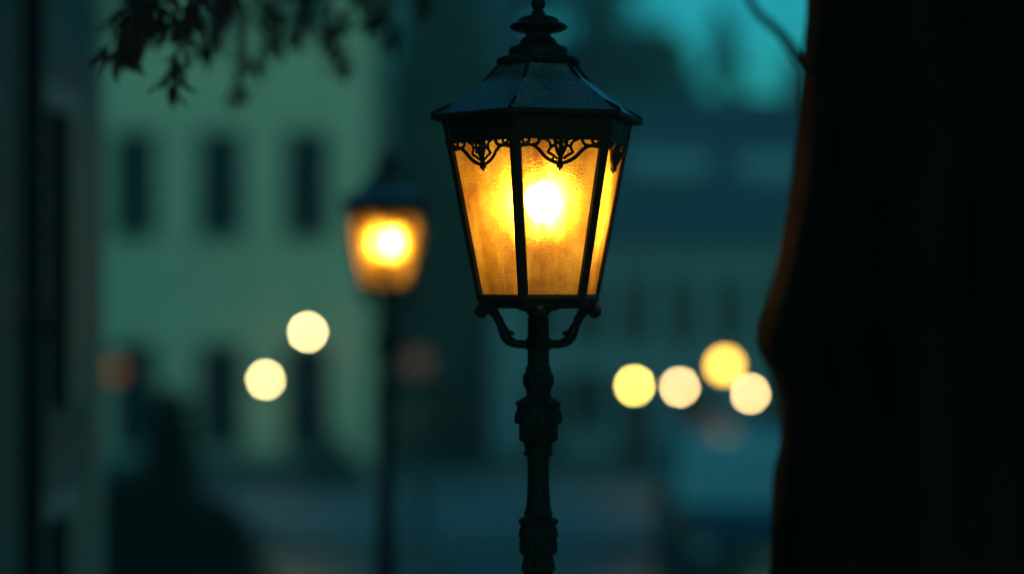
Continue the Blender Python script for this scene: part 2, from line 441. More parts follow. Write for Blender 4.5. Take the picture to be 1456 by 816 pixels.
    def m1(a, z, r):
        y = HOR - (z-CH)*S
        if 528 < y < 562: return .0012*math.cos(10*a)
        if 562 < y < 576: return .0022*abs(math.cos(6*a)) - .0011
        return tiers(a, y, ((579, 603), (600, 628)), 8, .0085)
    MB().lathe(cap, 84, mod=m1).build('capital', M['iron'], t, 60)
    sh = dense([(648, 16), (660, 15.5), (690, 15.5), (715, 17), (724, 18.2), (727, 20.5), (731, 20.5), (733, 18)], 4)
    MB().lathe(sh, 36).build('shaft', M['iron'], t, 40)
    kn = dense([(732, 18), (735, 23), (738, 27.5), (742, 27.5), (745, 24.5), (760, 25), (775, 25), (783, 23), (787, 21), (800, 20.5), (812, 21), (822, 22), (826, 26), (832, 26), (835, 20)], 1)
    def m2(a, z, r):
        y = HOR - (z-CH)*S
        if y < 745: return .0016*math.cos(9*a) if y > 736 else 0
        return tiers(a, y, ((744, 764), (760, 788), (788, 812)), 7, .0075)
    MB().lathe(kn, 84, mod=m2).build('knot', M['iron'], t, 60)
    zk = Z(835)
    low = [(0, .20), (.02, .205), (.10, .205), (.12, .19), (.14, .165), (.42, .15), (.46, .16), (.50, .15), (.56, .11), (.66, .085), (.70, .09), (.74, .075), (1.2, .058), (1.24, .066), (1.28, .056), (1.9, .046), (zk-.05, .036), (zk-.03, .042), (zk, .034)]
    MB().lathe(low, 40, mod=lambda a, z, r: (.006*math.cos(8*a) if .14 < z < .42 else (.0022*math.cos(12*a) if .74 < z < zk-.06 else 0))).build('post', M['iron'], t, 40)
    return t

lamp = make_lamp()
lx = (765.5 - 728)/F*D1
lamp.location = (lx, D1, 0)
lamp2 = copy_tree(lamp)
D2 = D1*2.13
lamp2.location = ((549-728)/F*D2, D2, 0.03)
lamp2.rotation_euler.z = R(15)
lamp2['label'] = 'smaller out of focus street lamp glowing orange behind the sharp one, before the cream house'

# ---------------------------------------------------------------- houses
def wall_sheet(mb, x0, x1, z0, z1, holes, depth=.28, y=0.0):
    xs = sorted({x0, x1, *[h[0] for h in holes], *[h[1] for h in holes]})
    zs = sorted({z0, z1, *[h[2] for h in holes], *[h[3] for h in holes]})
    for i in range(len(xs)-1):
        for j in range(len(zs)-1):
            cx, cz = (xs[i]+xs[i+1])/2, (zs[j]+zs[j+1])/2
            if any(h[0] < cx < h[1] and h[2] < cz < h[3] for h in holes): continue
            mb.quad((xs[i], y, zs[j]), (xs[i+1], y, zs[j]), (xs[i+1], y, zs[j+1]), (xs[i], y, zs[j+1]))
    for (a, b, c, d) in holes:
        mb.quad((a, y, c), (a, y, d), (a, y+depth, d), (a, y+depth, c))
        mb.quad((b, y, d), (b, y, c), (b, y+depth, c), (b, y+depth, d))
        mb.quad((a, y, d), (b, y, d), (b, y+depth, d), (a, y+depth, d))
        mb.quad((b, y, c), (a, y, c), (a, y+depth, c), (b, y+depth, c))

def house(name, label, loc, rz, w, dep, h, wins, doors, wmat, roof_h, over=.35, hip=0, plinth=.5, skylights=(), chimneys=(), string=None, light=None):
    """local: facade on y=0 facing -y, x from 0 to w"""
    t = thing(name, label, 'house', loc, rz)
    holes = [(x-ww/2, x+ww/2, z, z+hh) for x, z, ww, hh in wins] + [(x-ww/2, x+ww/2, 0, hh) for x, ww, hh in doors]
    mb = MB(); wall_sheet(mb, 0, w, 0, h, holes)
    mb.quad((w, 0, 0), (w, dep, 0), (w, dep, h), (w, 0, h)); mb.quad((0, dep, 0), (0, 0, 0), (0, 0, h), (0, dep, h))
    mb.quad((w, dep, 0), (0, dep, 0), (0, dep, h), (w, dep, h))
    if not hip:
        for x in (0, w):
            i = len(mb.v); mb.v += [(x, 0, h), (x, dep, h), (x, dep/2, h+roof_h)]; mb.f.append((i, i+1, i+2))
    mb.build('wall', wmat, t)
    for x, z, ww, hh in wins:
        fr = MB(); b = .06; yy = .14
        fr.box(x-ww/2, x-ww/2+b, yy, yy+.06, z, z+hh).box(x+ww/2-b, x+ww/2, yy, yy+.06, z, z+hh)
        fr.box(x-ww/2+b, x+ww/2-b, yy, yy+.06, z+hh-b, z+hh).box(x-ww/2+b, x+ww/2-b, yy, yy+.06, z, z+b)
        fr.box(x-.025, x+.025, yy+.01, yy+.05, z+b, z+hh-b)
        fr.box(x-ww/2+b, x-.025, yy+.01, yy+.05, z+hh*.66, z+hh*.66+.04); fr.box(x+.025, x+ww/2-b, yy+.01, yy+.05, z+hh*.66, z+hh*.66+.04)
        f = fr.build('window', M['frame_dark'], t)
        MB().box(x-ww/2+.01, x+ww/2-.01, yy+.025, yy+.035, z+.01, z+hh-.01).build('pane', M['win_glass'], f)
        MB().box(x-ww/2-.08, x+ww/2+.08, -.10, .12, z-.075, z-.003).build('sill', M['stone'], f)
    for x, ww, hh in doors:
        d = MB().box(x-ww/2, x+ww/2, .16, .22, .02, hh)
        for q in (-1, 1):
            d.box(x+q*ww/4-ww*.17, x+q*ww/4+ww*.17, .145, .158, .25, hh*.45).box(x+q*ww/4-ww*.17, x+q*ww/4+ww*.17, .145, .158, hh*.52, hh-.25)
        dd = d.build('door', M['frame_dark'], t)
        MB().ball((x+ww*.36, .12, 1.02), .03, 10).build('handle', M['brass'], dd)
    if plinth:
        mb = MB(); xs = [0] + sorted(sum([[x-ww/2, x+ww/2] for x, ww, hh in doors], [])) + [w]
        for i in range(0, len(xs), 2):
            MB().box(xs[i]+.001, xs[i+1]-.001, -.05, -.002, 0, plinth).build('plinth', M['dark_stone'], t)
    if string:
        mb = MB()
        for z in string: mb.box(0, w, -.07, -.002, z, z+.16)
        mb.build('string_course', wmat, t)
    # roof as two thick slopes or hipped
    o = over
    if hip:
        rr = [[(-o, -o, h), (w+o, -o, h), (w+o, dep+o, h), (-o, dep+o, h)], [(-o, -o, h+.14), (w+o, -o, h+.14), (w+o, dep+o, h+.14), (-o, dep+o, h+.14)],
              [(hip, dep/2-.05, h+roof_h), (w-hip, dep/2-.05, h+roof_h), (w-hip, dep/2+.05, h+roof_h), (hip, dep/2+.05, h+roof_h)]]
        rf = MB().loft(rr).build('roof', M['roof_tile'], t)
    else:
        k = roof_h/(dep/2)
        sec = [(-o, h-o*k), (dep/2, h+roof_h), (dep+o, h-o*k), (dep+o, h-o*k+.16), (dep/2, h+roof_h+.18), (-o, h-o*k+.16)]
        rf = MB().loft([[(x, y, z+.01) for y, z in sec] for x in (-o*.6, w+o*.6)]).build('roof', M['roof_tile'], t)
    k = roof_h/(dep/2)
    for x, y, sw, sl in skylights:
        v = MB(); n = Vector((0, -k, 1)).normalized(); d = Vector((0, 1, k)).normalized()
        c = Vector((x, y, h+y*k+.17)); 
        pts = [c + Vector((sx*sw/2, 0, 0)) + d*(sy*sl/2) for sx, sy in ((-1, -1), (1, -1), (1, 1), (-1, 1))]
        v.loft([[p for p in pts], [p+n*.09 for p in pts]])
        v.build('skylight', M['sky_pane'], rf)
    for x, y, hh in chimneys:
        z = h + roof_h - abs(y-dep/2)*k
        c = MB().box(x-.28, x+.28, y-.25, y+.25, z-.5, z+hh).box(x-.33, x+.33, y-.30, y+.30, z+hh+.002, z+hh+.1)
        c.lathe([(z+hh+.1, .10), (z+hh+.4, .08)], 12, c=(x-.12, y)); c.lathe([(z+hh+.1, .10), (z+hh+.4, .08)], 12, c=(x+.14, y))
        c.build('chimney', M['dark_stone'], rf)
    return t

# cream house, facade 30.6 m off
DC = 30.6; pm = F/DC
def xc(px): return (px-728)/pm
X0 = xc(-150)
def lc(px): return xc(px)-X0
rows = [(.60, 1.72), (4.10, 1.74), (7.45, 1.74)]
wins = []
for z, hh in rows:
    for px in (-54, 68, 191, 313, 436):
        if px == -54 and z < 1: continue
        wins.append((lc(px), z, .76, hh))
cream = house('cream_house', 'tall cream rendered house with narrow dark windows, behind the two round lights on the left', (X0, DC, 0), 0,
      xc(522)-X0, 9, 10.6, wins, [(lc(-54), 1.1, 2.4)], M['cream_wall'], 3.2, plinth=.42)
# low grey-green annex beside it, set back
A0 = xc(500)
DA = 37.0
house('annex_house', 'pale teal gable house between the cream house and the dark tree', ((492-728)/F*DA, DA, 0), 0, 3.2, 8, 7.4,
      [(.9, 1.2, .8, 1.4), (2.2, 1.2, .8, 1.4), (.9, 4.4, .8, 1.4), (2.2, 4.4, .8, 1.4)], [], M['blue_wall'], 2.6, plinth=.4)
# long low house on the right
DR = 33.0; pr_ = F/DR
X1 = (700-728)/pr_
def lr(px): return (px-728)/pr_ - X1
wr = [(lr(px), 2.25, .50, 1.15) for px in (775, 840, 903, 970, 1037, 1104, 1171)]
wr += [(lr(px), .72, .7, 1.05) for px in (835, 1110)]
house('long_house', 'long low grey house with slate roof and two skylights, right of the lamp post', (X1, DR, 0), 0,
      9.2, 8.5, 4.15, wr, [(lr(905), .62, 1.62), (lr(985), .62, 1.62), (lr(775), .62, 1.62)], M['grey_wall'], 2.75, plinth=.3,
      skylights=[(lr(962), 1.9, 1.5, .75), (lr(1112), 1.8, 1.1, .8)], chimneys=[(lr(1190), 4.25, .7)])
# taller house behind it to the left of the gap of sky
DB = 48.0
house('gabled_house', 'dim tall house with steep roof rising behind the long low house', ((735-728)/F*DB, DB, 0), 0, 3.6, 9, 6.6,
      [(.9, 1.0, .8, 1.4), (2.6, 1.0, .8, 1.4), (.9, 4.3, .8, 1.4), (2.6, 4.3, .8, 1.4)], [], M['blue_wall'], 3.6, plinth=.4, chimneys=[(2.9, 3.4, .8)])

# near house along the left edge: facade looks along +x
XW = -2.15
KS = 2/3
def near_house():
    t = thing('side_house', 'blurred grey house wall with a tall dark window at the left edge', 'house', (XW, 14.42*KS, 0), -PI/2)
    # local x runs toward the camera (-Y), local -y ... faces away from the street
    L_ = 11.5*KS
    def lxx(d): return (14.42 - d)*KS
    holes = [(lxx(13.45), lxx(12.62), 2.64, 4.04), (lxx(13.45), lxx(12.62), .75, 2.14), (lxx(8.9), lxx(7.8), 2.64, 4.04), (lxx(5.6), lxx(4.5), 2.64, 4.04), (lxx(8.9), lxx(7.8), .75, 2.14)]
    mb = MB(); t0 = MB()
    wall_sheet(t0, 0, L_, 0, 7.5, holes, depth=.07)
    for v in t0.v: mb.v.append((v[0], -v[1], v[2]))
    mb.f = [tuple(reversed(f)) for f in t0.f]
    mb.quad((0, 0, 0), (0, -6, 0), (0, -6, 7.5), (0, 0, 7.5)); mb.quad((L_, 0, 0), (L_, 0, 7.5), (L_, -6, 7.5), (L_, -6, 0))
    mb.quad((0, -6, 0), (L_, -6, 0), (L_, -6, 7.5), (0, -6, 7.5)); mb.quad((0, 0, 7.5), (L_, 0, 7.5), (L_, -6, 7.5), (0, -6, 7.5))
    mb.build('wall', M['side_wall'], t)
    for a, b, c, d in holes:
        fr = MB(); w_ = .05; yy = -.062
        fr.box(a, a+w_, yy, yy+.07, c, d).box(b-w_, b, yy, yy+.07, c, d).box(a+w_, b-w_, yy, yy+.07, d-w_, d).box(a+w_, b-w_, yy, yy+.07, c, c+w_)
        fr.box((a+b)/2-.03, (a+b)/2+.03, yy+.01, yy+.055, c+w_, d-w_)
        f = fr.build('window', M['shutter'], t)
        MB().box(a+.01, b-.01, yy+.02, yy+.035, c+.01, d-.01).build('shutter', M['shutter'], f)
        MB().box(a-.13, a-.004, .002, .035, c, d+.12).box(b+.004, b+.13, .002, .035, c, d+.12).box(a-.004, b+.004, .002, .035, d+.004, d+.12).build('surround', M['stone'], f)
        MB().box(a-.14, b+.14, -.06, .07, c-.08, c-.003).build('sill', M['dark_stone'], f)
    # pilaster strips and plinth
    MB().box(0, .15, .002, .03, 0, 7.4).build('corner_strip', M['stone'], t)
    MB().box(.16, L_, .002, .06, 0, .2).build('plinth', M['dark_stone'], t)
    mb = MB().tube([(lxx(12.02), .075, .25), (lxx(12.02), .075, 7.3)], .048, 14)
    for z in (1.2, 3.0, 4.9, 6.6): mb.tube([(lxx(12.02), .075, z), (lxx(12.02), .075, z+.06)], .058, 14)
    mb.build('drainpipe', M['shutter'], t, 40)
    mb = MB().box(-.3, L_, -6.3, .35, 7.5, 7.68)
    mb.build('roof', M['roof_tile'], t)
near_house()

# ---------------------------------------------------------------- round lights
def light_shield(t, z, r):
    # added metal cup behind the globe, keeps its light off the wall
    prof = [(math.cos(a), math.sin(a)) for a in [PI*.02+PI*.48*i/7 for i in range(8)]]
    rings = []
    for k, (c_, s_) in enumerate(prof):
        rings.append([(1.22*r*s_*math.cos(2*PI*j/20), 1.22*r*c_, z+1.22*r*s_*math.sin(2*PI*j/20)) for j in range(20)])
    for k, (c_, s_) in enumerate(reversed(prof)):
        rings.append([(1.10*r*s_*math.cos(2*PI*j/20), 1.10*r*c_, z+1.10*r*s_*math.sin(2*PI*j/20)) for j in range(20)])
    MB().loft(rings).build('added_light_shield', M['metal_dark'], t, 50)
def wall_lamp(px, py, d, r, mat, label):
    p = at(px, py, d)
    t = thing('wall_lamp', label, 'wall lamp', (p.x, d, p.z), 0, 'small lights by the houses')
    b = MB().tube([(0, .26, -.02), (0, .12, -.02), (0, .03, .02+r), (0, 0, r+.03)], [.016, .014, .012, .012], 8)
    b.lathe([(r+.00, r*.9), (r+.02, r*.6), (r+.045, .012)], 16)
    b.build('bracket', M['metal_dark'], t, 50)
    MB().lathe([(-.13, .0), (-.13, .055), (.09, .055), (.09, .0)], 16).build('back_plate', M['metal_dark'], t, 40).location = (0, 0.22, 0)
    light_shield(t, 0, r)
    MB().ball((0, 0, 0), r, 18).build('globe', mat, t, 60)
    return t
def post_lamp(px, py, d, r, mat, label):
    p = at(px, py, d)
    t = thing('globe_lamp', label, 'garden lamp', (p.x, d, 0), 0, 'small lights by the houses')
    MB().lathe([(0, .11), (.05, .11), (.07, .05), (.12, .035), (p.z-r-.07, .028), (p.z-r-.05, .05), (p.z-r*.9, r*.75)], 16).build('post', M['metal_dark'], t, 40)
    light_shield(t, p.z, r)
    MB().ball((0, 0, p.z), r, 18).build('globe', mat, t, 60)
    MB().lathe([(p.z+r*.92, r*.5), (p.z+r+.015, r*.35), (p.z+r+.03, .01)], 12).build('cap', M['metal_dark'], t, 40)
    return t
wall_lamp(437.5, 472, DC-.275, .046, M['white_light'], 'round cream light on the cream house, the upper of the pair')
wall_lamp(377.5, 539.5, DC-.275, .043, M['white_light'], 'round cream light on the cream house, the lower of the pair')
wall_lamp(163, 527, DC-.275, .16, M['dim_orange'], 'dim orange light at the foot of the cream house beside the side house')
post_lamp(902, 548, 31.2, .058, M['yellow_light'], 'round yellow light nearest the sharp lamp post, leftmost of the four on the right')
post_lamp(966.5, 550, 31.0, .052, M['pale_light'], 'round peach light second from the lamp post, between the yellow and the amber ones')
post_lamp(1030.5, 519.5, 31.6, .13, M['amber_light'], 'largest and highest amber round light of the four on the right')
post_lamp(1067, 559.5, 30.4, .050, M['pale_light'], 'round peach light touching the edge of the big trunk')
post_lamp(593, 515, 30.0, .20, M['dim_pink'], 'faint pinkish light between the far lamp post and the near one')
post_lamp(1006, 606, 29.0, .20, M['dim_pink'], 'faint brownish light under the amber and peach lights')

# ---------------------------------------------------------------- foliage
def leaf(mb, p, d, n, l, w, fold=.25):
    d = d.normalized(); s = d.cross(n)
    if s.length < 1e-4: s = d.orthogonal()
    s.normalize(); n = s.cross(d)
    i = len(mb.v)
    mid = p + d*l*.5; droop = -n*l*.12
    mb.v += [tuple(p), tuple(p+d*l*.3+s*w*.42+n*w*fold), tuple(p+d*l*.68+s*w*.36+n*w*fold+droop*.5), tuple(p+d*l+droop),
             tuple(p+d*l*.68-s*w*.36+n*w*fold+droop*.5), tuple(p+d*l*.3-s*w*.42+n*w*fold), tuple(p+d*l*.35), tuple(p+d*l*.68+droop*.5)]
    mb.f += [(i, i+1, i+6), (i+1, i+2, i+7, i+6), (i+2, i+3, i+7), (i, i+6, i+5), (i+6, i+7, i+4, i+5), (i+7, i+3, i+4)]
def rv(rnd): 
    while True:
        v = Vector((rnd.uniform(-1, 1), rnd.uniform(-1, 1), rnd.uniform(-1, 1)))
        if .05 < v.length < 1: return v.normalized()

# ---------------------------------------------------------------- big tree at the right edge
def big_tree():
    rnd = random.Random(3)
    DT = 3.36; k = F/DT
    t = thing('tree', 'massive black tree trunk filling the right edge, with a bulge and drooping leafy twigs', 'tree', (1.0, DT, 0))
    edge = [(-900, 1120), (-500, 1165), (-200, 1160), (0, 1156), (60, 1151), (100, 1150), (150, 1146), (200, 1142), (250, 1137), (300, 1128), (350, 1119), (400, 1106),
            (430, 1097), (455, 1086), (480, 1080), (500, 1084), (520, 1094), (545, 1107), (570, 1113), (600, 1114), (640, 1112), (665, 1105), (690, 1101), (740, 1101), (816, 1099),
            (900, 1090), (1100, 1070), (1400, 1050), (1700, 1010), (2100, 930), (2600, 820), (2735, 760)]
    def ed(y):
        for i in range(len(edge)-1):
            if edge[i][0] <= y <= edge[i+1][0]:
                u = (y-edge[i][0])/(edge[i+1][0]-edge[i][0]); return edge[i][1]*(1-u)+edge[i+1][1]*u
        return edge[-1][1]
    rings = []; seg = 96
    ys = [2735 - j*18 for j in range(0, 200)]
    for y in ys:
        if y < -900: break
        zz = CH-(y-HOR)/k
        xl = (ed(y)-728)/k - 1.0            # local x of the left edge
        xr = .47 + (.35*max(0, (y-1400)/1300)**2) - .05*max(0, (0-y)/900)
        ring = []
        for j in range(seg):
            a = 2*PI*j/seg
            ca, sa = math.cos(a), math.sin(a)
            rad = (-xl) if ca < 0 else xr
            base = .40 + (.30*max(0, (y-1400)/1300)**2)
            rx = rad*abs(ca)**2 + base*abs(sa)**2
            rdg = .012*math.sin(23*a+zz*2.1) + .009*math.sin(41*a - zz*3.3) + .008*math.sin(11*a+zz*5)
            if ca < -.93: rdg *= .5
            ring.append(((rx+rdg)*ca, (base if True else 1)*0 + (rx+rdg)*sa, zz))
        rings.append(ring)
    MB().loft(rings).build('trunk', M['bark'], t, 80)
    top = CH+(900+HOR)/k
    def W(x, y, d): return at(x, y, d) - Vector((1.0, DT, 0))
    # small crooked twig leaving the trunk
    tw = [W(1046, -90, 3.12), W(1056, -30, 3.12), W(1066, 2, 3.12), W(1080, 22, 3.14), W(1098, 37, 3.16), W(1114, 53, 3.18), W(1126, 71, 3.22), W(1137, 88, 3.26), W(1150, 103, 3.32), W(1175, 125, 3.36)]
    # limbs
    def branch(pts, r0, r1, seg=9):
        n = len(pts); P = [Vector(p) for p in pts]; o = []; rr = []
        for i in range(n-1):
            p0 = P[max(i-1, 0)]; p1 = P[i]; p2 = P[i+1]; p3 = P[min(i+2, n-1)]
            for j in range(5):
                s_ = j/5; o.append(.5*((2*p1)+(p2-p0)*s_+(2*p0-5*p1+4*p2-p3)*s_*s_+(3*p1-p0-3*p2+p3)*s_**3))
        o.append(P[-1]); m = len(o)
        return o, [r0+(r1-r0)*i/(m-1) for i in range(m)]
    o, r = branch(tw, .0055, .0105); MB().tube(o, r, 8).build('twig', M['twig'], t, 60)
    lim = MB()
    # main leftward limb, above the picture's top edge
    L0 = [(0, 0, 4.55), (-.3, .3, 5.2), (-.9, .8, 5.35), (-1.7, 1.5, 5.2), (-2.3, 2.0, 4.85), (-2.75, 2.2, 4.65)]
    o, r = branch(L0, .13, .02); lim.tube(o, r, 10)
    for pts, a, b in (([(0, 0, top-.1), (.1, .1, 6.0), (-.3, .2, 7.0), (-.4, .5, 8.0)], .3, .05),
                      ([(.05, 0, 5.0), (.8, -.3, 6.1), (1.5, -.5, 7.2)], .2, .04), ([(0, 0, 5.1), (-.2, -.9, 6.1), (.1, -1.6, 7.0)], .17, .04),
                      ([(0, .1, 5.2), (.5, 1.1, 6.2), (1.0, 1.9, 7.1)], .17, .04), ([(-.25, .2, 6.6), (-1.1, .4, 7.4), (-1.5, .3, 7.9)], .08, .02)):
        o, r = branch(pts, a, b); lim.tube(o, r, 10)
    lim.build('limb', M['bark'], t, 80)
    # hanging twigs with russet leaves at the upper left
    tg = MB(); lf = MB()
    spec = [((300, -95), (232, -20), (168, 78), 5.1), ((270, -90), (262, 20), (243, 118), 5.15), ((225, -90), (212, -5), (190, 72), 5.1), ((170, -80), (186, -10), (174, 40), 5.3),
            ((350, -80), (352, 30), (336, 132), 6.5), ((330, -80), (318, 0), (296, 70), 6.0), ((400, -80), (385, 0), (368, 88), 6.6), ((430, -70), (440, -10), (420, 50), 6.6),
            ((470, -80), (466, 20), (490, 92), 6.7), ((520, -70), (545, -10), (556, 52), 6.8), ((240, -80), (225, -10), (214, 34), 5.6), ((560, -80), (590, -40), (600, 10), 6.8),
            ((500, -80), (505, -10), (470, 60), 6.5), ((450, -80), (400, -20), (395, 60), 6.4), ((540, -80), (520, -20), (532, 30), 6.6), ((290, -70), (285, -10), (262, 40), 5.4), ((370, -70), (330, -20), (316, 22), 6.2), ((195, -80), (200, -30), (232, 30), 5.2)]
    for (a, b, c, d) in spec:
        s0 = at(a[0], a[1], d); hub = min(branch(L0, .1, .02)[0], key=lambda q: (q-(s0-Vector((1.0, DT, 0)))).length)
        pts = [hub, W(a[0], a[1], d), W(b[0], b[1], d), W(c[0], c[1], d)]
        o, r = branch(pts, .010, .0022); tg.tube(o, r, 6)
        n = len(o)
        ppm = F/d
        for i in range(int(n*.34), n):
            for q in range(rnd.choice((3, 4, 4)) if a[0] < 300 else rnd.choice((3, 4, 5))):
                u = rnd.random(); p = o[i].lerp(o[min(i+1, n-1)], u)
                dr = Vector((rnd.gauss(0, .75), rnd.gauss(0, .6), rnd.gauss(-.95, .4)))
                off = rv(rnd)*rnd.uniform(.0, .05); off.z = abs(off.z)*.3
                p = p + off
                leaf(lf, p, dr, rv(rnd), rnd.uniform(.05, .095), rnd.uniform(.017, .029))
        for i in range(n-4, n):      # end leaves hang down
            leaf(lf, o[i], Vector((rnd.gauss(0, .3), 0, -1)), rv(rnd), .085, .03)
    tg.build('hanging_twigs', M['twig'], t, 60)
    tag(lf.build('russet_leaves', M['leaf_brown'], t), kind='stuff')
    # crown above and to the right
    cr = MB()
    for i in range(230):
        c = Vector((rnd.gauss(.6, 1.1), rnd.gauss(-.6, 1.1), rnd.uniform(6.0, 8.6)))
        for j in range(34):
            p = c + rv(rnd)*rnd.uniform(.05, .42); leaf(cr, p, rv(rnd)+Vector((0, 0, -.5)), rv(rnd), rnd.uniform(.08, .13), rnd.uniform(.035, .055))
    cr.build('crown', M['leaf_brown'], t)
    return t
big_tree()

# ---------------------------------------------------------------- other trees and shrubs
def tree(name, label, loc, h, cw, base, trunk_r, mat, seed, shape='egg', n=420, lsz=.16, cat='tree', group=None, dens=24, lean=0):
    rnd = random.Random(seed)
    t = thing(name, label, cat, loc, 0, group)
    tr = MB()
    P = [Vector((0, 0, 0))]
    m = 7
    for i in range(1, m): P.append(Vector((rnd.gauss(0, .04)*i*.4+lean*i/m, rnd.gauss(0, .04)*i*.4, (h*.86)*i/(m-1))))
    tr.tube(P, [trunk_r*1.35]+[trunk_r*(1-.8*i/(m-1)) for i in range(1, m)], 10)
    ends = []
    for i in range(int(12+h*2)):
        u = rnd.uniform(base/h, .85); z = u*h*.86
        a = rnd.uniform(0, 2*PI); 
        prof = math.sin(PI*min(1, max(.02, (z-base*.8)/(h-base*.8))))**.6 if shape == 'egg' else max(.08, 1-(z-base)/(h-base))
        l = cw*prof*rnd.uniform(.6, 1)
        s = Vector((lean*u, 0, z)); e = s + Vector((math.cos(a)*l, math.sin(a)*l, l*.45))
        tr.tube([s, s.lerp(e, .5)+Vector((0, 0, .05)), e], [trunk_r*.32*(1-u*.5), trunk_r*.2, .008], 6)
        ends.append(e)
    tr.build('trunk', M['twig'], t, 60)
    cr = MB()
    for i in range(n):
        z = base + (h-base)*rnd.random()**.85
        q = (z-base)/(h-base)
        prof = (math.sin(PI*(q*.93+.05)))**.55 if shape == 'egg' else (1-q)**.8+.05
        a = rnd.uniform(0, 2*PI); rr = cw*prof*math.sqrt(rnd.uniform(.12, 1))*rnd.uniform(.85, 1.12)
        c = Vector((math.cos(a)*rr + lean*z/h, math.sin(a)*rr, z))
        for j in range(dens):
            p = c + rv(rnd)*rnd.uniform(.02, .16+.06*cw); leaf(cr, p, rv(rnd)+Vector((0, 0, -.2)), rv(rnd), lsz*rnd.uniform(.7, 1.2), lsz*.45)
    cr.build('crown', mat, t)
    return t
def gx(px, d): return (px-728)/F*d
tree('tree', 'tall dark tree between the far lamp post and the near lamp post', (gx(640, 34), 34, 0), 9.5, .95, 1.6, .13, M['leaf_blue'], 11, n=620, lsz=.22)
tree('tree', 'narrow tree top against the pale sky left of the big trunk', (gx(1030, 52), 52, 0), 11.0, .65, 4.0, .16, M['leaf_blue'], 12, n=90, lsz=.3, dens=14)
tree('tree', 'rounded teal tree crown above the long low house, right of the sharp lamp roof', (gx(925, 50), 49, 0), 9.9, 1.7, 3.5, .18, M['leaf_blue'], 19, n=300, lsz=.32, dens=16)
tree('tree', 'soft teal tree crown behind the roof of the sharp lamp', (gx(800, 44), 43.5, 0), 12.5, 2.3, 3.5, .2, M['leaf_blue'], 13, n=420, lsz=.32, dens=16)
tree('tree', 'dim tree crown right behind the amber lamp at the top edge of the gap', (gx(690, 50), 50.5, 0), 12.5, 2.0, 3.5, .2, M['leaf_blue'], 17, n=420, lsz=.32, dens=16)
tree('shrub', 'tall pointed black shrub in front of the cream house', (gx(243, 16), 16, 0), 2.25, .40, .15, .04, M['leaf_dark'], 14, shape='cone', n=240, lsz=.09, cat='shrub', group='dark shrubs by the side house')
tree('shrub', 'broad dark shrub below the pointed one, left of it', (gx(180, 14.6), 14.9, 0), 1.6, .58, .1, .04, M['leaf_dark'], 15, n=300, lsz=.09, cat='shrub', group='dark shrubs by the side house')
tree('shrub', 'low dark shrub at the right end of the shrubs by the side house', (gx(285, 15.2), 15.4, 0), 1.35, .5, .1, .04, M['leaf_dark'], 16, n=260, lsz=.09, cat='shrub', group='dark shrubs by the side house')
tree('shrub', 'small bluish shrub against the wall under the third window of the cream house', (gx(466, 29.6), 29.7, 0), .75, .36, .1, .03, M['leaf_blue'], 18, n=90, lsz=.1, cat='shrub')

# bollards
def bollard():
    t = thing('bollard', 'dark upright bollard beside the dark tree', 'bollard', (gx(597, 24), 24, 0.0))
    MB().lathe([(0, .12), (.05, .12), (.07, .085), (.85, .075), (.87, .095), (.92, .095), (.95, .07), (1.05, .085), (1.12, .05), (1.14, .01)], 20).build('bollard_body', M['metal_dark'], t, 40)
bollard()

